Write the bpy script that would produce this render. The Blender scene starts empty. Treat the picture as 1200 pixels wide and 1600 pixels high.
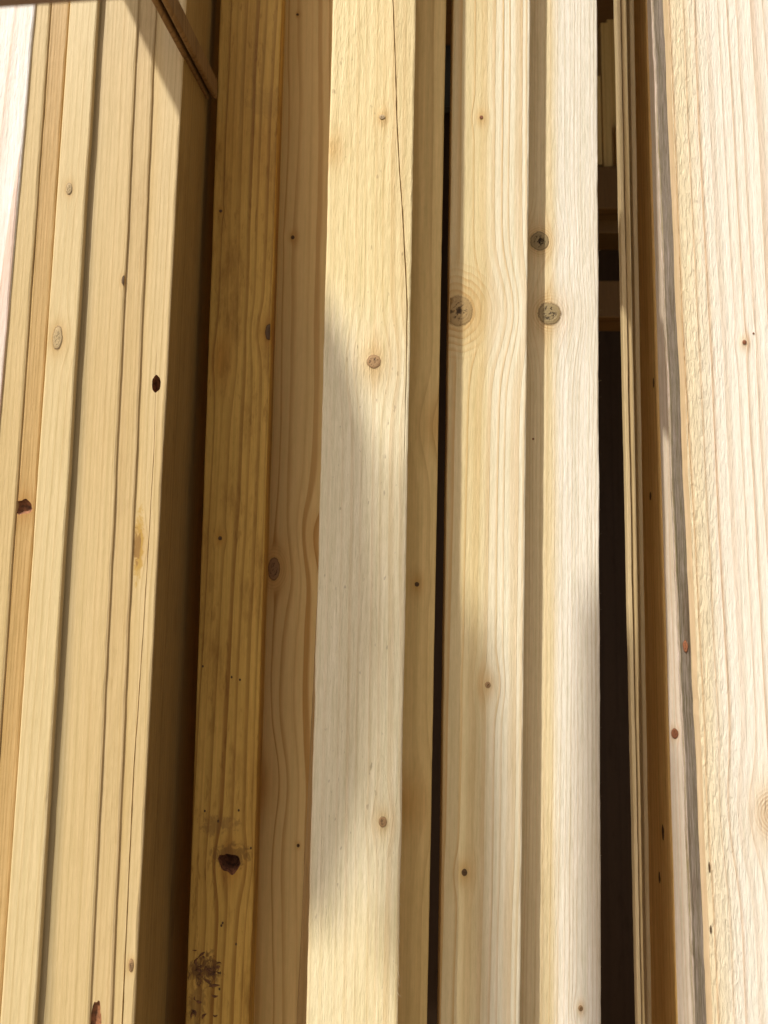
import bpy, bmesh, math, random
from mathutils import Vector, Matrix, noise

random.seed(7)
SC = bpy.context.scene
COL = SC.collection
R_ = math.radians

# ------------------------------------------------------------------ camera
H = 1.25                                   # camera height above the yard floor
F = 1160.0                                 # focal length in photo pixels (1200 x 1600)
PITCH, ROLL = R_(6.6), R_(0.82)
fw = Vector((0, math.cos(PITCH), math.sin(PITCH)))
up0 = Vector((0, -math.sin(PITCH), math.cos(PITCH)))
rt0 = Vector((1, 0, 0))
rt = rt0 * math.cos(ROLL) + up0 * math.sin(ROLL)
up = up0 * math.cos(ROLL) - rt0 * math.sin(ROLL)
CAM = Vector((0, 0, H))
cd = bpy.data.cameras.new('camera')
cam = bpy.data.objects.new('camera', cd)
COL.objects.link(cam)
cam.matrix_world = Matrix(((rt.x, up.x, -fw.x, 0), (rt.y, up.y, -fw.y, 0), (rt.z, up.z, -fw.z, H), (0, 0, 0, 1)))
cd.sensor_width = 36
cd.lens = 36 * F / 1600
cd.clip_start = 0.01
cd.clip_end = 500
cd.dof.use_dof = True
cd.dof.focus_distance = 0.5
cd.dof.aperture_fstop = 11
SC.camera = cam

# ------------------------------------------------------------------ light
SUN_AZ, SUN_EL = R_(45), R_(55)            # to the left of and above the viewer
S = Vector((-math.sin(SUN_AZ) * math.cos(SUN_EL), -math.cos(SUN_AZ) * math.cos(SUN_EL), math.sin(SUN_EL)))
W = bpy.data.worlds.new('World')
SC.world = W
W.use_nodes = True
wt = W.node_tree
sky = wt.nodes.new('ShaderNodeTexSky')
sky.sky_type = 'NISHITA'
sky.sun_disc = False
sky.sun_elevation = SUN_EL
sky.sun_rotation = math.atan2(S.x, S.y)
sky.air_density = 0.4
sky.dust_density = 6.0
sky.ozone_density = 0.0
wt.nodes['Background'].inputs['Strength'].default_value = 0.075
wt.links.new(sky.outputs['Color'], wt.nodes['Background'].inputs['Color'])
ld = bpy.data.lights.new('sun', 'SUN')
ld.energy = 4.6
ld.angle = R_(0.9)
ld.color = (1.0, 0.965, 0.88)
sun = bpy.data.objects.new('sun', ld)
COL.objects.link(sun)
sun.rotation_euler = S.to_track_quat('Z', 'Y').to_euler()
SC.view_settings.view_transform = 'Standard'
SC.view_settings.look = 'None'
SC.view_settings.exposure = 0.26
SC.view_settings.gamma = 1
SC.cycles.max_bounces = 10
SC.cycles.diffuse_bounces = 8
SC.cycles.glossy_bounces = 3
SC.cycles.use_denoising = True
SC.cycles.use_adaptive_sampling = False
SC.cycles.sample_clamp_indirect = 2.0
SC.cycles.caustics_reflective = False


# ------------------------------------------------------------------ helpers
def ray(px, py):
    return (fw + rt * ((px - 600) / F) + up * ((800 - py) / F)).normalized()


def at(px, py, d):
    r = ray(px, py)
    return CAM + r * (d / r.y)


def on_plane(px, py, p, n):
    r = ray(px, py)
    return CAM + r * ((p - CAM).dot(n) / r.dot(n))


def tag(o, label=None, cat=None, group=None, kind=None):
    if label: o['label'] = label
    if cat: o['category'] = cat
    if group: o['group'] = group
    if kind: o['kind'] = kind
    return o


def link(name, me, parent=None):
    o = bpy.data.objects.new(name, me)
    COL.objects.link(o)
    if parent is not None:
        o.parent = parent
    return o


def bm_to(name, bm, mats, parent=None, smooth=False):
    bmesh.ops.recalc_face_normals(bm, faces=bm.faces)
    me = bpy.data.meshes.new(name)
    bm.to_mesh(me)
    bm.free()
    for m in mats:
        me.materials.append(m)
    if smooth:
        for p in me.polygons:
            p.use_smooth = True
    return link(name, me, parent)


def box_bm(x0, x1, y0, y1, z0, z1, bev=0.0015, bm=None):
    bm = bm or bmesh.new()
    vs = [bm.verts.new((x, y, z)) for x in (x0, x1) for y in (y0, y1) for z in (z0, z1)]
    fs = [(0, 1, 3, 2), (4, 6, 7, 5), (0, 4, 5, 1), (2, 3, 7, 6), (0, 2, 6, 4), (1, 5, 7, 3)]
    new = [bm.faces.new([vs[i] for i in f]) for f in fs]
    if bev:
        es = list({e for f in new for e in f.edges})
        bmesh.ops.bevel(bm, geom=es, offset=bev, segments=2, affect='EDGES', profile=0.5)
    return bm


# ------------------------------------------------------------------ materials
class G:
    """small node-graph writer"""
    def __init__(s, name):
        s.mat = bpy.data.materials.new(name)
        s.mat.use_nodes = True
        s.t = s.mat.node_tree
        s.b = s.t.nodes['Principled BSDF']
        s.tc = s.t.nodes.new('ShaderNodeTexCoord')

    def put(s, sock, v):
        if isinstance(v, bpy.types.NodeSocket):
            s.t.links.new(v, sock)
        elif isinstance(v, tuple) and len(v) == 3 and sock.type == 'RGBA':
            sock.default_value = (*v, 1)
        else:
            sock.default_value = v

    def m(s, op, a, b=0.0, c=0.0, clamp=False):
        n = s.t.nodes.new('ShaderNodeMath')
        n.operation = op
        n.use_clamp = clamp
        s.put(n.inputs[0], a); s.put(n.inputs[1], b); s.put(n.inputs[2], c)
        return n.outputs[0]

    def vm(s, op, a, b=(0, 0, 0)):
        n = s.t.nodes.new('ShaderNodeVectorMath')
        n.operation = op
        s.put(n.inputs[0], a); s.put(n.inputs[1], b)
        return n.outputs[0]

    def xyz(s, v):
        n = s.t.nodes.new('ShaderNodeSeparateXYZ')
        s.put(n.inputs[0], v)
        return n.outputs

    def comb(s, x, y, z):
        n = s.t.nodes.new('ShaderNodeCombineXYZ')
        s.put(n.inputs[0], x); s.put(n.inputs[1], y); s.put(n.inputs[2], z)
        return n.outputs[0]

    def noise(s, v, detail=2, rough=0.5, dist=0.0):
        n = s.t.nodes.new('ShaderNodeTexNoise')
        s.put(n.inputs['Vector'], v)
        n.inputs['Scale'].default_value = 1
        n.inputs['Detail'].default_value = detail
        n.inputs['Roughness'].default_value = rough
        n.inputs['Distortion'].default_value = dist
        return n.outputs['Fac']

    def ss(s, x, a, b, lo=0.0, hi=1.0):
        n = s.t.nodes.new('ShaderNodeMapRange')
        n.interpolation_type = 'SMOOTHSTEP'
        s.put(n.inputs['Value'], x)
        s.put(n.inputs['From Min'], a); s.put(n.inputs['From Max'], b)
        s.put(n.inputs['To Min'], lo); s.put(n.inputs['To Max'], hi)
        return n.outputs[0]

    def mix(s, f, a, b, mode='MIX'):
        n = s.t.nodes.new('ShaderNodeMix')
        n.data_type = 'RGBA'
        n.blend_type = mode
        s.put(n.inputs[0], f); s.put(n.inputs[6], a); s.put(n.inputs[7], b)
        return n.outputs[2]

    def bump(s, h, dist=1.0):
        n = s.t.nodes.new('ShaderNodeBump')
        n.inputs['Strength'].default_value = 1
        n.inputs['Distance'].default_value = dist
        s.put(n.inputs['Height'], h)
        return n.outputs[0]


def wood(name, early, late, s=0.005, pith=(0.06, 0.01), tilt=(0, 0), warp=0.004, knots=(), zones=(),
         ring=0.75, fibre=0.13, blotch=0.10, blotch_col=None, fine=1.0, rough=0.0, chips=None, spec=0.25,
         roughness=0.6, speck=0.0, dirt=0.0, off=None, swirls=(), stains=()):
    """sawn softwood: growth rings round a pith, steered round the knots, fibres, saw relief"""
    g = G(name)
    off = off if off is not None else random.uniform(0, 50)
    P = g.tc.outputs['Object']
    x, y, z = g.xyz(P)
    Po = g.vm('ADD', P, (off, off * .7, off * 1.3))
    sc = lambda a, b, c: g.vm('MULTIPLY', Po, (a, b, c))
    n1 = g.noise(sc(14, 14, 2.2), 2)
    n2 = g.noise(sc(60, 60, 9), 2)
    X = g.m('MULTIPLY_ADD', g.m('SUBTRACT', n1, .5), warp * 2, x)
    X = g.m('MULTIPLY_ADD', g.m('SUBTRACT', n2, .5), warp * .35, X)
    halo = None
    for (kx, kz, kr, kk, amt) in knots:
        dx = g.m('SUBTRACT', x, kx)
        dz = g.m('DIVIDE', g.m('SUBTRACT', z, kz), kk * kr)
        u = g.m('DIVIDE', dx, kr)
        q = g.m('MULTIPLY_ADD', u, u, g.m('MULTIPLY', dz, dz))
        e = g.m('EXPONENT', g.m('MULTIPLY', q, -1.0))
        X = g.m('SUBTRACT', X, g.m('MULTIPLY', dx, g.m('MULTIPLY', e, .93 * amt)))
        e = g.m('POWER', e, 2.2)
        halo = e if halo is None else g.m('MAXIMUM', halo, e)
    a = g.m('SUBTRACT', g.m('MULTIPLY_ADD', z, -tilt[0], X), pith[0])
    b = g.m('ADD', g.m('MULTIPLY_ADD', z, tilt[1], y), pith[1])
    r = g.m('SQRT', g.m('MULTIPLY_ADD', a, a, g.m('MULTIPLY', b, b)))
    # rings of uneven width
    r = g.m('ADD', r, g.m('MULTIPLY', g.m('SUBTRACT', g.noise(g.comb(g.m('MULTIPLY', r, 160), off, 0), 1), .5), s * 1.6))
    f = g.m('DIVIDE', r, s)
    fr = g.m('FRACT', f)
    wn = g.t.nodes.new('ShaderNodeTexWhiteNoise')
    wn.noise_dimensions = '1D'
    g.put(wn.inputs['W'], g.m('FLOOR', f))
    line = g.m('MULTIPLY', g.ss(fr, .35, .93), g.m('SUBTRACT', 1.0, g.ss(fr, .94, 1.0)))
    line = g.m('POWER', line, 1.7)
    amp = g.m('MULTIPLY', g.m('MULTIPLY_ADD', wn.outputs[0], .65, .35), ring)
    amp = g.m('MULTIPLY', amp, g.ss(n1, .2, .75, .55, 1.15))
    line = g.m('MULTIPLY', line, amp, clamp=True)
    for (kx, kz, kr, kk) in swirls:           # fine rings closing round a knot
        dx = g.m('SUBTRACT', x, kx)
        dz = g.m('DIVIDE', g.m('SUBTRACT', z, kz), kk)
        rho = g.m('SQRT', g.m('MULTIPLY_ADD', dx, dx, g.m('MULTIPLY', dz, dz)))
        rho = g.m('MULTIPLY_ADD', g.m('SUBTRACT', n2, .5), kr * .3, rho)
        rho = g.m('MULTIPLY_ADD', g.m('SUBTRACT', n1, .5), kr * .3, rho)
        w = g.m('SUBTRACT', 1.0, g.ss(rho, kr * .7, kr * 1.35))
        l2 = g.ss(g.m('FRACT', g.m('DIVIDE', rho, kr * .16)), .35, .95)
        l2 = g.m('MULTIPLY', l2, g.ss(n2, .3, .65, .1, .6))
        line = g.m('ADD', g.m('MULTIPLY', line, g.m('SUBTRACT', 1.0, w)), g.m('MULTIPLY', l2, w))
    col = g.mix(line, early, late)
    for (axis, p0, p1, zc, za) in zones:      # stained / heart / sap bands; on some timbers partial light painted as colour
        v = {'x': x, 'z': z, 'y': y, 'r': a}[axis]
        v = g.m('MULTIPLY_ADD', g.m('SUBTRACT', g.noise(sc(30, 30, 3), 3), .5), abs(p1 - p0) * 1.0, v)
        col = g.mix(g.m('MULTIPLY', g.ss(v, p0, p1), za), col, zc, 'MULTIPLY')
    if halo is not None:
        col = g.mix(g.m('MULTIPLY', halo, .75), col, (.80, .62, .40), 'MULTIPLY')
    # broad tone drift, fine fibres, pores
    bc = blotch_col or (.78, .66, .46)
    col = g.mix(g.m('MULTIPLY', g.ss(g.noise(sc(22, 22, 4), 4, .6), .42, .75), blotch * 3), col, bc, 'MULTIPLY')
    fb = g.noise(sc(820, 820, 24), 4, .7)
    fb2 = g.noise(sc(330, 330, 5), 3, .6)
    k = g.m('MULTIPLY_ADD', g.m('SUBTRACT', fb, .5), fibre * 3.4, 1.0)
    k = g.m('MULTIPLY_ADD', g.m('SUBTRACT', fb2, .5), fibre * 2.9, k)
    mott = g.noise(sc(420, 420, 120), 3, .7)
    k = g.m('MULTIPLY_ADD', g.m('SUBTRACT', mott, .5), fibre * 1.9, k)
    col = g.mix(1.0, col, g.comb(k, k, g.m('MULTIPLY_ADD', g.m('SUBTRACT', k, 1), 1.5, 1.0)), 'MULTIPLY')
    if speck:
        sp = g.ss(g.noise(sc(330, 330, 120), 2, .5), .70, .76)
        col = g.mix(g.m('MULTIPLY', sp, speck), col, (.16, .08, .03))
    if dirt:
        d = g.m('MULTIPLY', g.ss(g.noise(sc(55, 55, 14), 5, .72), .50, .72), dirt)
        d2 = g.m('MULTIPLY', g.ss(g.noise(sc(260, 260, 45), 4, .7), .56, .70), dirt * .8)
        col = g.mix(g.m('MAXIMUM', d, d2), col, (.42, .30, .16), 'MULTIPLY')
    for (sx, sz, rx_, rz_, sc_, sa) in stains:
        u = g.m('DIVIDE', g.m('SUBTRACT', x, sx), rx_)
        v = g.m('DIVIDE', g.m('SUBTRACT', z, sz), rz_)
        q = g.m('MULTIPLY_ADD', u, u, g.m('MULTIPLY', v, v))
        q = g.m('ADD', q, g.m('MULTIPLY', g.m('SUBTRACT', g.noise(sc(260, 260, 170), 4, .65, 1.0), .5), 5.0))
        col = g.mix(g.m('MULTIPLY', g.m('SUBTRACT', 1.0, g.ss(q, .2, 1.3)), sa), col, sc_)
    g.put(g.b.inputs['Base Color'], col)
    g.put(g.b.inputs['Specular IOR Level'], spec)
    g.put(g.b.inputs['Roughness'], g.m('MULTIPLY_ADD', fb2, .2, roughness - .1))
    h = g.m('MULTIPLY', fb, .00016 * fine)
    h = g.m('MULTIPLY_ADD', line, .00014 * fine, h)
    h = g.m('MULTIPLY_ADD', g.noise(sc(560, 560, 80), 3, .6), .00030 * fine, h)
    if rough:
        w_ = g.noise(sc(560, 560, 110), 3, .62, .3)
        msk = g.ss(g.noise(sc(26, 26, 7), 2), .38, .68, .25, 1.0)
        if halo is not None:
            msk = g.m('MAXIMUM', msk, g.m('MULTIPLY', halo, 1.6))
        h = g.m('MULTIPLY_ADD', g.m('MULTIPLY', w_, msk), .00062 * rough, h)
    if chips:
        (c0, c1, ca) = chips
        cn = g.noise(sc(620, 620, 105), 4, .65, .3)
        cn = g.ss(cn, .38, .60)
        cm = g.ss(g.m('MULTIPLY_ADD', g.m('SUBTRACT', n1, .5), .03, x), c0, c1, 1.0, .22)
        h = g.m('MULTIPLY_ADD', g.m('MULTIPLY', cn, cm), .0005 * ca, h)
    g.put(g.b.inputs['Normal'], g.bump(h))
    return g.mat


def knot_mat(name, core, rim, crack=1.0, ringed=.5, hole=0.0, wide=1.0):
    g = G(name)
    P = g.tc.outputs['Object']
    x, y, z = g.xyz(P)
    oi = g.t.nodes.new('ShaderNodeObjectInfo')
    rnd = g.m('MULTIPLY', oi.outputs['Random'], 6.28)
    Po = g.vm('ADD', P, g.comb(g.m('MULTIPLY', rnd, 7), 0, g.m('MULTIPLY', rnd, 3)))
    nz = g.noise(g.vm('MULTIPLY', Po, (2.2, 2.2, 2.2)), 3)
    r = g.m('SQRT', g.m('MULTIPLY_ADD', x, x, g.m('MULTIPLY', z, z)))
    rr = g.m('MULTIPLY_ADD', g.m('SUBTRACT', nz, .5), .25, r)
    rings = g.m('MULTIPLY_ADD', g.m('SINE', g.m('MULTIPLY', rr, 34)), .5, .5)
    col = g.mix(g.m('MULTIPLY', rings, ringed), core, g.mix(.5, core, rim))
    col = g.mix(g.ss(rr, .62, .98), col, rim)
    fb = g.noise(g.vm('MULTIPLY', Po, (9, 9, 9)), 4, .7)
    col = g.mix(g.ss(fb, .3, .8, 0, .55), col, rim)
    cr = None
    for sc_, of_ in ((1.5, 3.1), (2.3, 9.7)):
        Pr = g.comb(g.m('ADD', g.m('MULTIPLY_ADD', x, .55, g.m('MULTIPLY', z, .5)), g.m('MULTIPLY', rnd, of_)), of_, g.m('MULTIPLY_ADD', z, 1.0, g.m('MULTIPLY', x, -.9)))
        v = g.m('ABSOLUTE', g.m('SUBTRACT', g.noise(g.vm('MULTIPLY', Pr, (sc_, sc_, sc_)), 4, .6), .5))
        c = g.m('SUBTRACT', 1.0, g.ss(v, .006 * wide, .016 * wide))
        c = g.m('MULTIPLY', c, g.ss(g.noise(g.vm('MULTIPLY', Pr, (2.7, 3, 3)), 2), .45, .58))
        c = g.m('MULTIPLY', c, g.m('SUBTRACT', 1.0, g.ss(rr, .35, .62)))
        cr = c if cr is None else g.m('MAXIMUM', cr, c)
    cr = g.m('MAXIMUM', cr, g.m('MULTIPLY', g.m('SUBTRACT', 1.0, g.ss(rr, .08, .20)), hole))
    cr = g.m('MULTIPLY', cr, crack, clamp=True)
    col = g.mix(cr, col, (.03, .014, .006))
    g.put(g.b.inputs['Alpha'], g.m('SUBTRACT', 1.0, g.ss(g.m('MULTIPLY_ADD', g.m('SUBTRACT', fb, .5), .25, rr), .70, .93)))
    g.put(g.b.inputs['Base Color'], col)
    g.put(g.b.inputs['Roughness'], .6)
    g.put(g.b.inputs['Specular IOR Level'], .25)
    h = g.m('SUBTRACT', g.m('MULTIPLY_ADD', fb, .0003, g.m('MULTIPLY', rings, .00006)), g.m('MULTIPLY', cr, .0012))
    g.put(g.b.inputs['Normal'], g.bump(h))
    return g.mat


def plain(name, c, rough=.7, n=30, amt=.3):
    g = G(name)
    f = g.noise(g.vm('MULTIPLY', g.tc.outputs['Object'], (n, n, n)), 5, .65)
    g.put(g.b.inputs['Base Color'], g.mix(g.ss(f, .3, .7), tuple(v * (1 - amt) for v in c), tuple(min(1, v * (1 + amt)) for v in c)))
    g.put(g.b.inputs['Roughness'], rough)
    g.put(g.b.inputs['Normal'], g.bump(g.m('MULTIPLY', f, .0006)))
    return g.mat


KM = {
    'sound': knot_mat('knot_sound', (.46, .29, .14), (.30, .16, .07), 1.0, .4, 0.0, 1.6),
    'check': knot_mat('knot_check', (.37, .28, .14), (.27, .19, .09), 1.0, .45, 0.0, 2.6),
    'pale': knot_mat('knot_pale', (.58, .43, .24), (.46, .31, .15), .75, .3),
    'red': knot_mat('knot_red', (.38, .15, .07), (.17, .06, .03), .5, .4),
    'dark': knot_mat('knot_dark', (.17, .10, .045), (.06, .03, .015), .8, .4),
    'big': knot_mat('knot_big', (.42, .28, .12), (.48, .34, .15), .9, .45, 1.0),
    'ghost': knot_mat('knot_ghost', (.66, .50, .30), (.55, .40, .21), .1, .5),
    'oval': knot_mat('knot_oval', (.62, .47, .24), (.20, .11, .05), .35, .2),
}
HOLE = plain('bark_hole', (.24, .10, .04), .8, 300, .6)


# ------------------------------------------------------------------ boards
class Board:
    def __init__(s, name, L, Rr, d, thick, label, cat, group=None, zlo=-0.95, zhi=0.80, bev=.0012, wob=.00025,
                 groove=None, chamfer=None, lean=0.0, yaw=0.0, top=None):
        """L, Rr: the face's edge lines as photo rows 0 and 1600; d: distance of the face from the viewer's plane"""
        n = Vector((math.sin(yaw), -math.cos(yaw), -lean)).normalized()
        p0 = at((L[0] + L[1]) / 2, 800, d)
        l0, l1 = on_plane(L[0], 0, p0, n), on_plane(L[1], 1600, p0, n)
        r0, r1 = on_plane(Rr[0], 0, p0, n), on_plane(Rr[1], 1600, p0, n)
        az = ((l0 - l1).normalized() + (r0 - r1).normalized()).normalized()
        ax = az.cross(n)
        if ax.x < 0: ax = -ax
        ay = -n
        ax = ay.cross(az).normalized()
        # origin: middle of the face at the foot of the board
        mid = (l0 + l1 + r0 + r1) / 4
        base = mid + az * ((zlo + H - mid.z) / az.z)
        M = Matrix(((ax.x, ay.x, az.x, base.x), (ax.y, ay.y, az.y, base.y), (ax.z, ay.z, az.z, base.z), (0, 0, 0, 1)))
        s.M, s.Mi, s.n, s.p0 = M, M.inverted(), n, p0
        s.Lz = (zhi - zlo) / az.z
        q = [s.Mi @ v for v in (l0, l1, r0, r1)]
        s.ll = lambda z, a=q[0], b=q[1]: a.x + (b.x - a.x) * (min(max((z - a.z) / (b.z - a.z), -.05), 1.05))
        s.rr = lambda z, a=q[2], b=q[3]: a.x + (b.x - a.x) * (min(max((z - a.z) / (b.z - a.z), -.05), 1.05))
        s.thick, s.bev, s.wob, s.groove, s.chamfer = thick, bev, wob, groove, chamfer
        s.zv = (q[1].z, q[0].z)
        s.name, s.label, s.cat, s.group = name, label, cat, group
        s.knots, s.field, s.sw, s.st = [], [], [], []

    def loc(s, px, py):
        return s.Mi @ on_plane(px, py, s.p0, s.n)

    def mm(s, px):                          # photo pixels -> metres on this face
        return px / F * s.p0.y * 1.02

    def knot(s, px, py, rx, rz=None, mat='sound', infl=1.6, k=2.2, amt=1.0):
        """rx, rz in photo pixels"""
        c = s.loc(px, py)
        rx, rz = s.mm(rx), s.mm(rz or rx)
        s.knots.append((c.x, c.z, rx, rz, mat))
        if infl:
            s.field.append((c.x, c.z, max(rx, rz * .6) * infl * 1.25, k * .8, amt))

    def bend(s, px, py, r, k=2.2, amt=1.0):
        c = s.loc(px, py)
        s.field.append((c.x, c.z, s.mm(r), k, amt))

    def stain(s, px, py, rx, rz, col=(.13, .055, .016), a=.85):
        c = s.loc(px, py)
        s.st.append((c.x, c.z, s.mm(rx), s.mm(rz), col, a))

    def swirl(s, px, py, r, k=1.3):
        c = s.loc(px, py)
        s.sw.append((c.x, c.z, s.mm(r), k))

    def build(s, mats, right=False):
        bm = bmesh.new()
        zs = [0.0]
        while zs[-1] < s.Lz:
            z = zs[-1]
            zs.append(z + (.008 if s.zv[0] - .03 < z < s.zv[1] + .03 else .06))
        zs[-1] = s.Lz
        sd = random.uniform(0, 90)
        rows = []
        gl = None
        if s.groove:
            gp = sorted([(s.loc(px, py), w) for px, py, w in s.groove], key=lambda t: t[0].z)
            def gl(z):
                if z <= gp[0][0].z: return gp[0][0].x, 0.0
                for (a, wa), (b, wb) in zip(gp, gp[1:]):
                    if z <= b.z:
                        t = (z - a.z) / max(1e-6, b.z - a.z)
                        return a.x + (b.x - a.x) * t, s.mm(wa + (wb - wa) * t) / 2
                return gp[-1][0].x, 0.0
        b = s.bev
        for z in zs:
            xl, xr = s.ll(z), s.rr(z)
            w1 = noise.noise(Vector((sd, z * 18, 0))) * s.wob + noise.noise(Vector((sd, z * 110, 3))) * s.wob * .6
            w2 = noise.noise(Vector((sd + 9, z * 18, 0))) * s.wob + noise.noise(Vector((sd + 9, z * 110, 3))) * s.wob * .6
            xl += w1; xr += w2
            cl = s.chamfer or (b, b)
            jb = b * (1 + .5 * noise.noise(Vector((sd + 20, z * 40, 0))))
            nk = max(0.0, noise.noise(Vector((sd + 40, z * 33, 0))) - .42) * (.004 if s.wob > .0003 else .0022)
            nl = max(0.0, noise.noise(Vector((sd + 60, z * 29, 0))) - .42) * (.004 if s.wob > .0003 else .0022)
            jb += nk
            if not s.chamfer: cl = (b + nl, b + nl)
            front = [(xl + cl[0], 0.0)]
            if gl:
                gx, gw = gl(z)
                gx = min(max(gx, xl + .0022), xr - .0022)
                gx += noise.noise(Vector((sd, z * 90, 8))) * .00018
                gw *= (1 + .6 * noise.noise(Vector((sd, z * 140, 5))))
                gw = max(gw, 1e-5)
                front += [(gx - gw, 0.0), (gx, min(gw * 7, .007)), (gx + gw, 0.0)]
            front += [(xr - jb, 0.0), (xr - jb * .3, jb * .3), (xr, jb)]
            back = [(xr, s.thick), (xl, s.thick), (xl, cl[1])]
            if not s.chamfer:
                back.append((xl + cl[0] * .3, cl[1] * .3))
            rows.append([bm.verts.new((x, y, z)) for x, y in front + back])
        n = len(rows[0])
        nf = len(rows[0])
        for a, c in zip(rows, rows[1:]):
            for i in range(n):
                j = (i + 1) % n
                f = bm.faces.new((a[i], a[j], c[j], c[i]))
                if len(mats) > 1:
                    lft = i >= n - (2 if s.chamfer else 3)
                    if right: lft = i == len(front) - 1
                    if s.chamfer and i == n - 1: f.material_index = 2 if len(mats) > 2 else 0
                    elif lft: f.material_index = 1
        bm.faces.new(rows[0])
        bm.faces.new(rows[-1])
        o = bm_to(s.name, bm, mats)
        o.matrix_world = s.M
        tag(o, s.label, s.cat, s.group)
        s.o = o
        for i, (kx, kz, rx, rz, mat) in enumerate(s.knots):
            s.disc(kx, kz, rx, rz, mat)
        return o

    def disc(s, kx, kz, rx, rz, mat):
        bm = bmesh.new()
        sd = random.uniform(0, 90)
        x0, x1 = (s.ll(kz) + .0009 - kx) / rx, (s.rr(kz) - .0009 - kx) / rx
        seg = 28
        c = bm.verts.new((min(max(0, x0), x1), -.00030, 0))
        prev = None
        for fr, h in ((.5, -.00034), (.85, -.00026), (1.0, .00015)):
            ring = []
            for i in range(seg):
                an = 2 * math.pi * i / seg
                q = fr * (1 + .15 * noise.noise(Vector((math.cos(an) * 1.3 + sd, math.sin(an) * 1.3, 0))) + .03 * noise.noise(Vector((math.cos(an) * 5 + sd, math.sin(an) * 5, 7))))
                x, z = math.cos(an) * q, math.sin(an) * q
                ring.append(bm.verts.new((min(max(x, x0), x1), h, z)))
            for i in range(seg):
                j = (i + 1) % seg
                if prev is None: bm.faces.new((c, ring[i], ring[j]))
                else: bm.faces.new((prev[i], ring[i], ring[j], prev[j]))
            prev = ring
        bmesh.ops.remove_doubles(bm, verts=bm.verts, dist=1e-5)
        o = bm_to('knot', bm, [KM[mat]], s.o, True)
        o.location = (kx, 0, kz)
        o.scale = (rx, 1, rz)
        return o

    def cut(s, px, py, rx, rz, depth, sd=1.0, lobes=(), jag=1.0):
        """a real hole: knocked-out knot"""
        bm = bmesh.new()
        bmesh.ops.create_icosphere(bm, subdivisions=3, radius=1)
        for v in bm.verts:
            q = 1 + jag * .35 * noise.noise(v.co * 1.4 + Vector((sd, 0, 0))) + jag * .18 * noise.noise(v.co * 4 + Vector((sd, 3, 0)))
            for (an, am) in lobes:
                dd = max(0, Vector((v.co.x, 0, v.co.z)).normalized().dot(Vector((math.cos(an), 0, math.sin(an)))) if abs(v.co.y) < .98 else 0)
                q += am * dd ** 24
            v.co = Vector((v.co.x * q * s.mm(rx), v.co.y * depth, v.co.z * q * s.mm(rz)))
        me = bpy.data.meshes.new('cutter'); bm.to_mesh(me); bm.free()
        me.materials.append(HOLE)
        c = bpy.data.objects.new('cutter', me); COL.objects.link(c)
        l = s.loc(px, py)
        c.matrix_world = s.M @ Matrix.Translation((l.x, 0.0, l.z))
        md = s.o.modifiers.new('b', 'BOOLEAN')
        md.operation = 'DIFFERENCE'; md.object = c; md.solver = 'EXACT'; md.material_mode = 'TRANSFER'
        bpy.context.view_layer.update()
        dg = bpy.context.evaluated_depsgraph_get()
        new = bpy.data.meshes.new_from_object(s.o.evaluated_get(dg))
        s.o.modifiers.clear()
        s.o.data = new
        bpy.data.objects.remove(c)


def fibres(bd, spots, mat):
    """torn wood fibres standing off a sawn arris; spots are photo pixels + length px + angle"""
    bm = bmesh.new()
    for (px, py, ln, an) in spots:
        p = bd.loc(px, py)
        L = bd.mm(ln)
        w = .00010
        prev = None
        for i in range(6):
            t = i / 5
            c = Vector((p.x + math.sin(an) * L * t + .15 * L * t * t * math.cos(an), -.0003 - .0012 * math.sin(t * 2.4), p.z + math.cos(an) * L * t))
            ww = w * (1 - .8 * t)
            rg = [bm.verts.new(c + Vector(v) * ww) for v in ((1, 0, 0), (-.5, .86, 0), (-.5, -.86, 0))]
            if prev:
                for k in range(3):
                    bm.faces.new((prev[k], prev[(k + 1) % 3], rg[(k + 1) % 3], rg[k]))
            prev = rg
    o = bm_to('wood_fibres', bm, [mat], bd.o)
    o['kind'] = 'stuff'
    return o


# colours (linear)
PALE, PALE_L = (.80, .71, .55), (.60, .40, .20)
TAN, TAN_L = (.63, .475, .235), (.42, .28, .10)
HONEY, HONEY_L = (.90, .67, .285), (.60, .34, .095)
BROWN, BROWN_L = (.60, .37, .084), (.30, .142, .023)
YEL = (.90, .78, .55)

# ------------------------------------------------------------------ yard floor
bm = bmesh.new()
bmesh.ops.create_grid(bm, x_segments=4, y_segments=4, size=60)
tag(bm_to('yard_floor', bm, [plain('concrete', (.24, .21, .17), .9, 3, .2)]), kind='structure')

# ------------------------------------------------------------------ the rack
rack = bpy.data.objects.new('timber_rack', None)
COL.objects.link(rack)
rack.location = (0, .9, 0)
tag(rack, 'dark wooden storage rack whose bays hold the upright timber', 'rack')
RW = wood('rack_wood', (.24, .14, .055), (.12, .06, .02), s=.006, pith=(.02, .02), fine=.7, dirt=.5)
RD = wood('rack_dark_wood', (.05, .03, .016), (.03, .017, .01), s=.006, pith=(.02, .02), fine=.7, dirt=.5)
RB = plain('rack_rail_paint', (.24, .155, .10), .6, 25, .12)


def rpart(name, x0, x1, y0, y1, z0, z1, mat, bev=.002, label=None):
    o = bm_to(name, box_bm(x0, x1, y0, y1, z0, z1, bev), [mat], rack)
    o.matrix_parent_inverse = Matrix.Translation(-rack.location)
    if label: o['label'] = label
    return o


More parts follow.
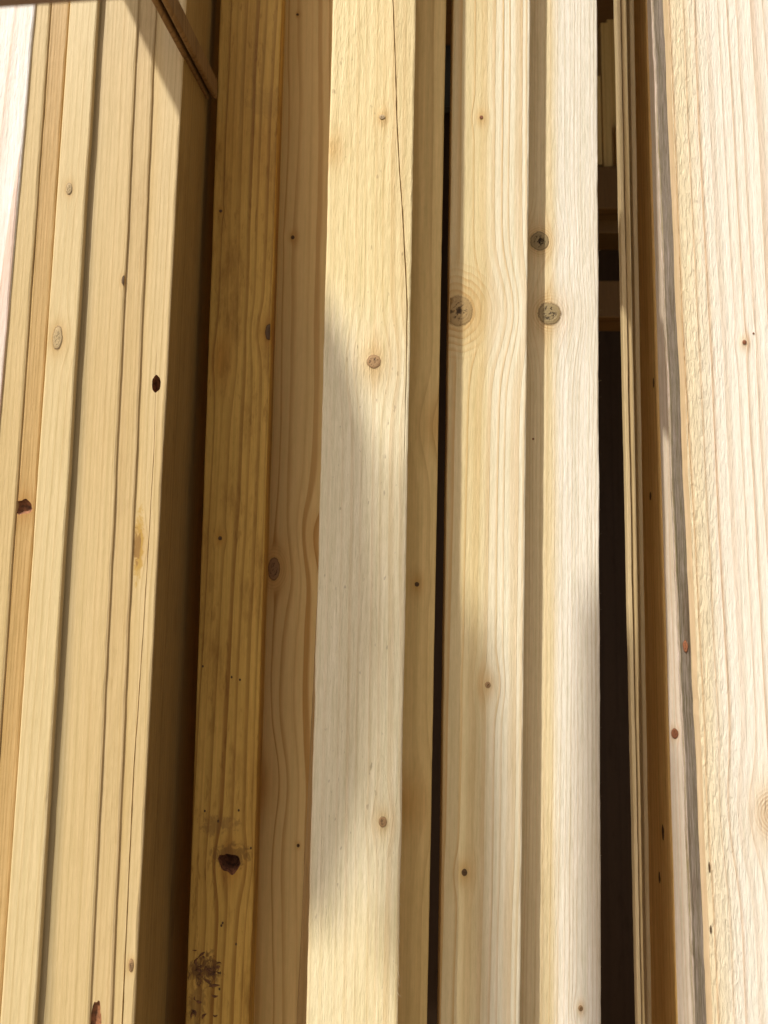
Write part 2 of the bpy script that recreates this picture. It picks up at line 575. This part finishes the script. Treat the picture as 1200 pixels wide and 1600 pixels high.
zb = H - .95
rpart('base_shelf', -1.4, 1.4, .15, 1.5, zb - .04, zb - .001, RW)
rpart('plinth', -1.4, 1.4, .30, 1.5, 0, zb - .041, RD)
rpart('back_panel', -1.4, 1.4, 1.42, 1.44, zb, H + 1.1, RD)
rpart('side_panel', -1.42, -1.401, .4, 1.44, zb, H + 1.1, RW)
rpart('side_panel', 1.401, 1.42, .4, 1.44, zb, H + 1.1, RW)
rpart('top_panel', -1.42, 1.42, .50, 1.44, H + 1.102, H + 1.13, RW)
rpart('header', -1.40, 1.40, .455, .495, H + .86, H + 1.10, RW)


def obox(name, a, b, w, h, mat, label=None, tilt=0):
    """a straight bar from a to b, w wide and h high"""
    ax = (b - a).normalized()
    sx = ax.cross(Vector((0, 0, 1))).normalized()
    sz = sx.cross(ax)
    bm = box_bm(0, (b - a).length, -w / 2, w / 2, -h / 2, h / 2, .0012)
    o = bm_to(name, bm, [mat], rack)
    M = Matrix(((ax.x, sx.x, sz.x, a.x), (ax.y, sx.y, sz.y, a.y), (ax.z, sx.z, sz.z, a.z), (0, 0, 0, 1)))
    o.matrix_world = M
    o.matrix_parent_inverse = Matrix.Translation(-rack.location)
    if label: o['label'] = label
    return o


# near rail across the top left corner, out of focus
a, b = at(-60, 22, .19), at(330, -6, .19)
dv = (b - a).normalized()
obox('front_rail', a - dv * .25 + Vector((0, -.011, .0125)), b + dv * .10 + Vector((0, -.011, .0125)), .022, .024, RB, 'brown rail crossing the top left corner')
# the divider arm seen from below: two bars with a slot
pa, pb = at(229, -8, .381), at(334, 183, .541)
pa0 = pa - (pb - pa) * .06
for dx in (0.0020, .0078):
    obox('divider_arm', pa0 + Vector((dx, 0, .008)), pb - (pb - pa) * .19 + Vector((dx, 0, .008)), 0.0038, .014, RW)
obox('arm_web', pa0 + Vector((.0049, 0, .011)), pb - (pb - pa) * .19 + Vector((.0049, 0, .011)), .0019, .006, RD)

# unseen arm, block and supports added overhead to throw the slanting shadows
rpart('shadow_arm', -.255, -.235, .325, .446, H + .546, H + .608, RW)
rpart('caster_strap', -.254, -.236, .447, .454, H + .609, H + .9, RW)
rpart('shadow_block', .055, .075, .384, .425, H + .468, H + .533, RW)
rpart('caster_rod', .063, .067, .421, .425, H + .534, H + .9, RW)
rpart('caster_rod', .063, .067, .426, .454, H + .896, H + .9, RW)
# unseen slabs added overhead, outlined to cast soft-edged shade on the timber
T_OFF = 1.25


def cast_slab(pts, d, t=None):
    q = [at(px, py, d) + S * (t or T_OFF) for px, py in pts]
    y0 = q[0].y
    bm = bmesh.new()
    f0 = [bm.verts.new((v.x, y0, v.z)) for v in q]
    f1 = [bm.verts.new((v.x, y0 + .018, v.z)) for v in q]
    bm.faces.new(f0); bm.faces.new(f1)
    for k in range(len(q)):
        bm.faces.new((f0[k], f0[(k + 1) % len(q)], f1[(k + 1) % len(q)], f1[k]))
    o = bm_to('shade_slab', bm, [RW], rack)
    o.matrix_parent_inverse = Matrix.Translation(-rack.location)
    zt = max(v.z for v in q)
    xm = [v.x for v in q if v.z == zt][0]
    rpart('caster_rod', xm - .0015, xm + .0015, y0 + .007, y0 + .010, zt, H + (3.199 if t else 2.299), RW)
    return xm, y0


hx, hy = cast_slab([(440, 310), (500, 440), (548, 560), (588, 720), (596, 1000), (580, 1250), (520, 1440), (420, 1450)], .475)
cast_slab([(968, 1080), (1000, 1020), (1010, 1300), (1012, 1600), (1014, 1750), (968, 1750)], .540)
cast_slab([(748, 1000), (772, 1010), (792, 1200), (803, 1600), (808, 1750), (738, 1750), (738, 1200)], .514, 1.9)
rpart('shade_slab_arm', hx - .03, hx + .12, hy - .05, .454, H + 2.3, H + 2.35, RW)  # arms and post added out of view to carry the shade slabs
rpart('shade_slab_arm', hx - .60, hx - .05, hy - .60, .454, H + 3.2, H + 3.25, RW)
rpart('shade_slab_post', hx - .03, hx + .12, .455, .495, H + 1.101, H + 3.25, RW)

# ------------------------------------------------------------------ left stack of planks, edges to the viewer
GL = 'planks packed edge-on in the left bay'
B = []


def mk(*a, **k):
    b_ = Board(*a, **k)
    B.append(b_)
    return b_


b = mk('plank', (-150, -300), (55, -84), .444, .022, 'white sunlit plank with pink grain at the far left', 'plank', GL)
b.build([wood('wood_pinkish', (.88, .84, .77), (.80, .58, .45), knots=b.field, swirls=b.sw, stains=b.st, s=.0062, pith=(.028, .006), tilt=(.012, .01), warp=.006, ring=.9, rough=.9)])

b = mk('plank', (40, -78), (79.5, -31), .4455, .12, 'tan fine-grained plank edge beside the white sunlit plank', 'plank', GL)
b.build([wood('wood_tan_a', TAN, TAN_L, knots=b.field, swirls=b.sw, stains=b.st, s=.0022, pith=(.05, .002), ring=.5, fibre=.085)])

b = mk('plank', (80, -30), (108.5, 0), .4465, .12, 'narrow orange-tinted plank edge broken by a bark pocket', 'plank', GL)
b.bend(36, 792, 26, 1.5, .5)
b.build([wood('wood_orange', (.55, .37, .155), (.40, .235, .075), knots=b.field, swirls=b.sw, stains=b.st, s=.0021, pith=(.05, .002), ring=.8, fibre=.12)])
b.cut(36, 792, 15, 12, .0035, 3.0)
ORANGE = b

b = mk('plank', (109, -1), (153, 54), .444, .12, 'pale plank edge standing proud, marked by two oval knots', 'plank', GL)
b.knot(108, 295, 6, 12, 'oval', 1.4)
b.knot(90, 528, 9, 23, 'oval', 1.4)
b.build([wood('wood_pale_edge', (.68, .54, .29), (.50, .35, .15), knots=b.field, swirls=b.sw, stains=b.st, s=.004, pith=(.03, .012), tilt=(.01, .006), ring=.55, fine=.7, fibre=.085)])

b = mk('plank', (138, 40), (217, 140), .4482, .12, 'widest tan plank edge with grey stain streak, right of the proud plank', 'plank', GL)
b.knot(195, 438, 6, 11, 'dark', 1.2)
z0 = b.loc(150, 800).x
b.build([wood('wood_tan_b', (.64, .485, .245), TAN_L, knots=b.field, swirls=b.sw, stains=b.st, s=.0026, pith=(.06, .002), ring=.5, fibre=.085, fine=.7,
              zones=[('x', -.0005, -.009, (.60, .62, .64), .9)])])

b = mk('plank', (214, 137), (244.5, 174), .4496, .12, 'narrow tan plank edge between the stained plank and the cracked one', 'plank', GL)
b.build([wood('wood_tan_c', (.63, .47, .235), TAN_L, knots=b.field, swirls=b.sw, stains=b.st, s=.003, pith=(.05, .004), ring=.5, fibre=.085, fine=.7, dirt=.2)])
b.cut(150, 1592, 8, 24, .002, 5.0, jag=.7)

ESIDE = wood('wood_end_side_shaded', (.36, .235, .08), (.25, .145, .04), s=.005, pith=(.03, .05), ring=.6, fine=.7, dirt=.4)  # darker than the plank's front: shade on this side is put into the colour
b = mk('plank', (243, 172), (291, 209), .4510, .145, 'cracked plank edge with half a knot hole, at the stack end by the dark gap', 'plank', GL,
       groove=[(244, 560, 0.5), (241, 700, 1.0), (229, 900, 1.1), (217, 1090, 1.4), (209, 1200, 1.6), (191, 1598, 1.8)])
b.bend(216, 850, 18, 2.4, .9)
b.stain(217, 850, 7, 55, (.50, .30, .06), .8)
b.stain(214, 852, 5, 26, (.28, .15, .05), .8)
b.knot(205, 1508, 4, 11, 'sound', 1.2)
b.build([wood('wood_tan_d', (.65, .495, .255), TAN_L, knots=b.field, swirls=b.sw, stains=b.st, s=.0028, pith=(.055, .003), ring=.5, fibre=.085, fine=.7,
              zones=[('x', .001, -.010, (.92, .84, .62), .6)]), ESIDE], right=True)
b.cut(244, 600, 7, 14, .007, 1.0, jag=.45)
END = b

# back of the left bay: a plank seen above the divider arm
b = mk('plank', (262, 190), (322, 262), .70, .02, 'orange plank standing behind the divider arm, top left', 'plank')
b.build([wood('wood_back', (.88, .60, .24), (.70, .42, .14), knots=b.field, swirls=b.sw, stains=b.st, s=.004, pith=(.01, .01), tilt=(.02, 0))])

# ------------------------------------------------------------------ middle bay
GM = 'squared timbers standing in the middle bay'
b = mk('timber', (344, 289), (440.5, 389.5), .512, .018, 'old stained brown timber with a dark knot hole and bark scraps', 'timber', GM)
b.knot(344, 841, 3.6, 3.8, 'dark', 2.2)
b.knot(421, 519, 8, 16, 'dark', 1.8)
b.knot(345, 330, 3, 3, 'dark', 1.5)
for px, py in ((362, 1058), (375, 1062), (341, 1283), (373, 1266), (344, 1520), (343, 1545), (320, 1267), (348, 1442), (346, 1446), (369, 1475), (392, 1325), (314, 873), (317, 1041)):
    b.knot(px, py, 1.7, 2.2, 'dark', 0)
b.bend(345, 560, 22, 3, .8)
b.stain(318, 1515, 26, 20)
b.stain(308, 1570, 14, 30, a=.5)
b.stain(362, 1336, 30, 18, (.16, .08, .02), .6)
b.stain(340, 1290, 30, 14, (.2, .1, .03), .5)
b.stain(420, 160, 40, 25, (.18, .09, .02), .2)
b.bend(360, 1349, 24, 1.9, .95)
b.build([wood('wood_old', BROWN, BROWN_L, knots=b.field, swirls=b.sw, stains=b.st, s=.0058, pith=(-.048, .010), tilt=(.012, .004), warp=.007, ring=1.0, blotch=.18, dirt=.6,
              fibre=.14, blotch_col=(.62, .48, .28))])
b.cut(360, 1349, 13, 15, .016, 2.0, lobes=((math.radians(155), .75),))
OLD = b

b = mk('timber', (420, 368), (532, 496), .5525, .04, 'smooth honey timber with curly grain round a cracked knot', 'timber', GM)
b.knot(428, 889, 11, 21, 'sound', 2.2, 2.4)
b.knot(457.5, 371, 3.6, 4, 'dark', 2.0)
b.knot(465, 23, 2.6, 2.6, 'dark', 1.5)
b.knot(466, 1321, 2.6, 3, 'dark', 1.5)
b.swirl(427, 889, 22, 1.5)
b.bend(510, 842, 40, 1.5, .95)
b.bend(398, 1222, 44, 1.6, .95)
b.build([wood('wood_honey', HONEY, HONEY_L, knots=b.field, swirls=b.sw, stains=b.st, s=.0088, pith=(.062, .006), tilt=(-.012, .0), warp=.014, ring=1.0, fine=.45, fibre=.07, blotch=.08)])

b = mk('batten', (541, 463), (580, 510), .5455, .006, 'thin leaning batten slipped in behind the cracked beam', 'batten', lean=0)
b.build([wood('wood_batten', (.56, .37, .155), HONEY_L, knots=b.field, swirls=b.sw, stains=b.st, s=.003, pith=(.04, .003), ring=.4)])

b = mk('timber', (520, 478), (650.5, 621.5), .475, .024, 'sunlit rough-sawn beam with a long drying crack', 'timber', GM, wob=.0005,
       groove=[(613, -40, 1.2), (614, 0, 1.6), (618, 100, 1.8), (620, 180, 2.2), (624, 260, 2.0), (629, 330, 2.0), (634, 420, 2.2), (637, 500, 2.6), (637, 560, 1.6), (637.5, 640, 1.4), (634, 760, .6), (632, 800, 0)])
b.knot(584, 565, 13, 13, 'sound', 2.4)
b.bend(520, 232, 22, 2.2)
b.knot(598, 1284, 7, 9, 'sound', 2.2)
b.knot(597, 183, 6, 5, 'pale', 2.0)
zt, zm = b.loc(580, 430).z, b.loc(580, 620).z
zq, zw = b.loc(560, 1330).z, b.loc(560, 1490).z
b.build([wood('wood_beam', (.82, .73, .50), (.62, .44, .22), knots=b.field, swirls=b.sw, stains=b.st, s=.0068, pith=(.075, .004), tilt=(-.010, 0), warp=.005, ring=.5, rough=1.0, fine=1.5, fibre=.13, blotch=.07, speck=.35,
              zones=[('z', zm, zt, (.97, .89, .70), 1.0), ('z', zq, zw, (.97, .91, .74), .5)])])  # yellow ends, paler middle: weaker and full sun put into the colour
BEAM = b

b = mk('timber', (628, 600), (697.5, 667.5), .498, .04, 'shaded olive-brown timber with arched grain beside the black gap', 'timber', GM)
b.knot(651.5, 913, 4.2, 4.2, 'dark', 3.0)
b.bend(700, 665, 52, 1.3, 1.0)
b.bend(634, 1255, 46, 1.5, 1.0)
b.build([wood('wood_olive', (.72, .53, .22), (.42, .25, .07), knots=b.field, swirls=b.sw, stains=b.st, s=.0056, pith=(-.030, .010), tilt=(.014, .012), warp=.007, ring=.8, fine=.8, fibre=.12)])

b = mk('timber', (708, 686), (829, 813), .514, .016, 'wide pale timber with a large ringed knot on its left edge', 'timber', GM, zlo=-.95)
b.knot(717, 486, 26, 30, 'big', 2.2, 1.3, 1.0)
b.knot(752, 183.5, 3.6, 3.8, 'red', 3.0)
b.knot(762, 1070, 5, 5.5, 'sound', 3.2)
b.knot(725.5, 1363, 5, 6, 'dark', 2.6)
b.swirl(712, 486, 58, 1.2)
xm = b.loc(770, 800).x
b.build([wood('wood_wide', (.82, .755, .57), (.64, .44, .21), knots=b.field, swirls=b.sw, stains=b.st, s=.0064, pith=(-.045, .012), tilt=(.010, .004), warp=.005, ring=1.0, rough=.55, fine=1.3, fibre=.10,
              zones=[('x', xm + .004, xm - .012, (.95, .85, .62), 1.0)])])  # yellower left half: partial sunlight painted into the wood colour
WIDE = b

b = mk('timber', (800, 796), (933.5, 940), .530, .045, 'pale close-grained timber with two cracked knots, right edge by dark gap', 'timber', GM, wob=.0004)
b.knot(843, 377, 18, 19, 'check', 1.6, 1.8)
b.knot(858.5, 490, 22, 22, 'check', 1.6, 1.8)
b.knot(907, 1575, 4, 4.5, 'sound', 2.0)
b.swirl(858, 490, 28, 1.1)
b.swirl(843, 377, 22, 1.1)
b.knot(833, 686, 2, 2, 'red', 0)
xm = b.loc(872, 800).x
b.build([wood('wood_close', (.83, .78, .66), (.64, .46, .27), knots=b.field, swirls=b.sw, stains=b.st, s=.0030, pith=(.050, .004), tilt=(.008, 0), warp=.004, ring=.6, rough=.8, fine=1.4, fibre=.12,
              zones=[('x', xm + .002, xm - .008, (.93, .82, .58), 1.0)])])  # yellow left strip: a half-lit band painted as wood tone
CLOSE = b

# ------------------------------------------------------------------ right bay
GR = 'thin slats stacked edge-on in the right bay'
b = mk('slat', (962.5, 997), (969.5, 1002.5), .540, .006, 'outermost thin slat edge against the black gap', 'slat', GR, bev=.0005)
b.build([wood('wood_slat_a', (.64, .50, .28), (.42, .25, .09), knots=b.field, swirls=b.sw, stains=b.st, s=.003, pith=(.04, .003), ring=.4)])
b = mk('slat', (970.5, 1003), (977.5, 1008), .542, .006, 'second thin slat edge, touching the outermost slat', 'slat', GR, bev=.0005)
b.build([wood('wood_slat_b', (.60, .45, .23), (.42, .25, .09), knots=b.field, swirls=b.sw, stains=b.st, s=.003, pith=(.04, .003), ring=.4)])
b = mk('slat', (983.5, 1012), (990.5, 1018.5), .553, .02, 'third thin slat edge, against the orange-brown plank side', 'slat', GR, bev=.0005)
b.build([wood('wood_slat_c', (.64, .50, .28), (.42, .25, .09), knots=b.field, swirls=b.sw, stains=b.st, s=.003, pith=(.04, .003), ring=.4)])

SIDE = wood('wood_orange_side', (.92, .62, .24), (.62, .36, .11), s=.006, pith=(.02, .03), tilt=(0, .012), ring=.9, warp=.006, fine=.7)
b = mk('plank', (1008, 1056), (1026, 1084), .577, .055, 'pale plank edge with orange-brown side and square bark knot', 'plank', None, bev=.0016)
b.knot(1054, 1146, 6.5, 9, 'red', 1.2)
b.build([wood('wood_pale_pink', (.82, .70, .55), (.70, .46, .28), knots=b.field, swirls=b.sw, stains=b.st, s=.0035, pith=(.04, .003), ring=.6, fine=.7), SIDE])
PALEP = b
for (yy, zz, ry, rz) in ((.014, 1310, .0025, .007), (.020, 770, .0022, .004), (.006, 595, .0015, .005), (.024, 1390, .002, .005)):
    k_ = b.disc(0, b.loc(1050, zz).z, ry, rz, 'dark')
    k_.rotation_euler = (0, 0, R_(-90))
    k_.location = (b.ll(k_.location.z), yy, k_.location.z)

GREY = wood('wood_grey_wane', (.56, .46, .37), (.30, .25, .20), s=.0016, pith=(.02, .05), ring=.9, fine=4.0, fibre=.5, blotch=.25, blotch_col=(.60, .58, .50), dirt=.75,
            zones=[('y', .0225, .0205, (.42, .42, .40), 1.0)])
CHAM = wood('wood_chamfer', (.62, .47, .29), (.46, .31, .16), s=.003, pith=(.03, .01), ring=.5)
b = mk('plank', (1042, 1112), (1335, 1425), .42, .0255, 'broad rough-sawn sunlit plank with grey side and bark-yellow edge', 'plank', None,
       chamfer=(.0006, .0062), wob=.0006)
b.knot(1163, 535, 4.2, 4.6, 'red', 2.4)
b.knot(1177, 521, 2, 2, 'red', 0)
b.bend(1206, 1272, 50, 1.7, 1.0)
b.swirl(1206, 1272, 26, 1.3)
for px, py, rx, rz in ((1087, 1056, 2.5, 5), (1108, 1355, 1.6, 9), (1110, 1452, 1.6, 7)):
    b.knot(px, py, rx, rz, 'dark', 0)
x0 = b.loc(1078, 800).x
b.build([wood('wood_broad', (.87, .81, .69), (.62, .42, .26), knots=b.field, swirls=b.sw, stains=b.st, s=.0072, pith=(.072, .010), tilt=(-.012, .004), warp=.005, ring=1.0, rough=.8, fine=1.5,
              chips=(x0 + .006, x0 + .030, .6), fibre=.08, blotch=.05,
              zones=[('x', x0 + .022, x0 + .002, (.95, .85, .63), .9)]), GREY, CHAM])
BROAD = b
k_ = b.disc(0, b.loc(1080, 1012).z, .0045, .0042, 'red')
k_.rotation_euler = (0, 0, R_(-90))
k_.location = (b.ll(k_.location.z), .013, k_.location.z)

# ------------------------------------------------------------------ deep behind the gap on the right
GB = 'short offcuts leaning at the back of the right bay'


def backbox(name, px0, px1, py0, py1, d, thick, mat, label, cat, group=None, z0=None):
    a, c = at(px0, py1, d), at(px1, py0, d)
    o = bm_to(name, box_bm(-(c.x - a.x) / 2, (c.x - a.x) / 2, 0, thick, 0, c.z - (a.z if z0 is None else z0), .001), [mat])
    o.location = ((a.x + c.x) / 2, d, a.z if z0 is None else z0)
    return tag(o, label, cat, group)


BK = wood('wood_back_rail', (.17, .095, .03), (.10, .05, .015), s=.008, pith=(.01, .01), tilt=(.1, 0))
ends = rpart
for (y0, y1, d, nm) in ((261, 324, .92, 'back_rail'), (326, 362, .95, 'back_rail'), (440, 494, .92, 'back_rail')):
    a, c = at(800, y1, d), at(1100, y0, d)
    rpart(nm, .15, .75, d, d + .05, a.z, c.z, BK)
OC = wood('wood_offcut', (.66, .47, .18), (.46, .28, .08), s=.006, pith=(.02, .01))
zt_ = at(950, 261, .94).z
for (p0, p1, yt, dd, lab) in ((933, 938.5, 118, .935, 'shortest offcut behind the dark gap, farthest left'),
                              (943, 952, 35, .94, 'tall slim offcut behind the dark gap, left of the widest offcut'),
                              (953, 966, 30, .95, 'widest offcut behind the dark gap, right of the tall slim one'),
                              (966, 972, 190, .935, 'short pale offcut beside the thin slats')):
    backbox('offcut', p0, p1, yt, 261, dd, .018, OC, lab, 'offcut', GB, z0=zt_ + .0005)
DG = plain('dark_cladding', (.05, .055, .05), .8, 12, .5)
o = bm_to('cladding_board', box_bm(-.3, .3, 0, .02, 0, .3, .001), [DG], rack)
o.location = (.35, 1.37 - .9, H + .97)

# scraps of bark stuck on the old timber
bm = bmesh.new()
rs = random.Random(5)
for i in range(30):
    if i < 20:
        px, py = 318 + rs.gauss(0, 11), 1513 + rs.gauss(0, 9)
    else:
        px, py = 318 + rs.gauss(0, 16), 1560 + rs.gauss(0, 18)
    p = OLD.loc(max(px, 295), py)
    ln, w = rs.uniform(.002, .0075), rs.uniform(.0004, .0014)
    an = rs.uniform(0, 6.28)
    cv = rs.uniform(-1.6, 1.6)
    prev = None
    for j in range(6):
        t = j / 5 - .5
        aa = an + cv * t
        c = Vector((p.x + math.cos(aa) * ln * t, 0, p.z + math.sin(aa) * ln * t))
        nn = Vector((-math.sin(aa), 0, math.cos(aa))) * w * (1 - 1.6 * abs(t))
        hh = -.0003 - .0006 * (1 - 4 * t * t)
        rg = [bm.verts.new(c + nn + Vector((0, .0002, 0))), bm.verts.new(c + Vector((0, hh, 0))), bm.verts.new(c - nn + Vector((0, .0002, 0)))]
        if prev:
            bm.faces.new((prev[0], prev[1], rg[1], rg[0])); bm.faces.new((prev[1], prev[2], rg[2], rg[1]))
        prev = rg
o = bm_to('bark_scraps', bm, [plain('bark', (.17, .075, .025), .8, 400, .5)], OLD.o)
o['kind'] = 'stuff'

FB = plain('loose_fibre', (.80, .68, .46), .6, 50, .1)
rs = random.Random(11)
sp = [(628 - (py - 1150) * .0165 + rs.uniform(-3, 1), py, rs.uniform(5, 12), rs.choice((2.2, 2.7, -2.5, .5))) for py in [1130 + 14 * k for k in range(32)]]
sp += [(622, 1518, 18, 2.75)]
sp += [(rs.uniform(500, 620), rs.uniform(600, 1580), rs.uniform(5, 10), rs.uniform(-.7, .7) + rs.choice((0, 3.14))) for i in range(34)]
fibres(BEAM, sp, FB)
fibres(CLOSE, [(934.5, py, rs.uniform(3, 6), 1.3 + rs.uniform(-.5, .5)) for py in [rs.uniform(380, 1590) for k in range(26)]], FB)
fibres(WIDE, [(rs.uniform(700, 810), rs.uniform(50, 1580), rs.uniform(4, 8), rs.uniform(-.5, .5)) for i in range(22)], FB)

bpy.context.view_layer.update()
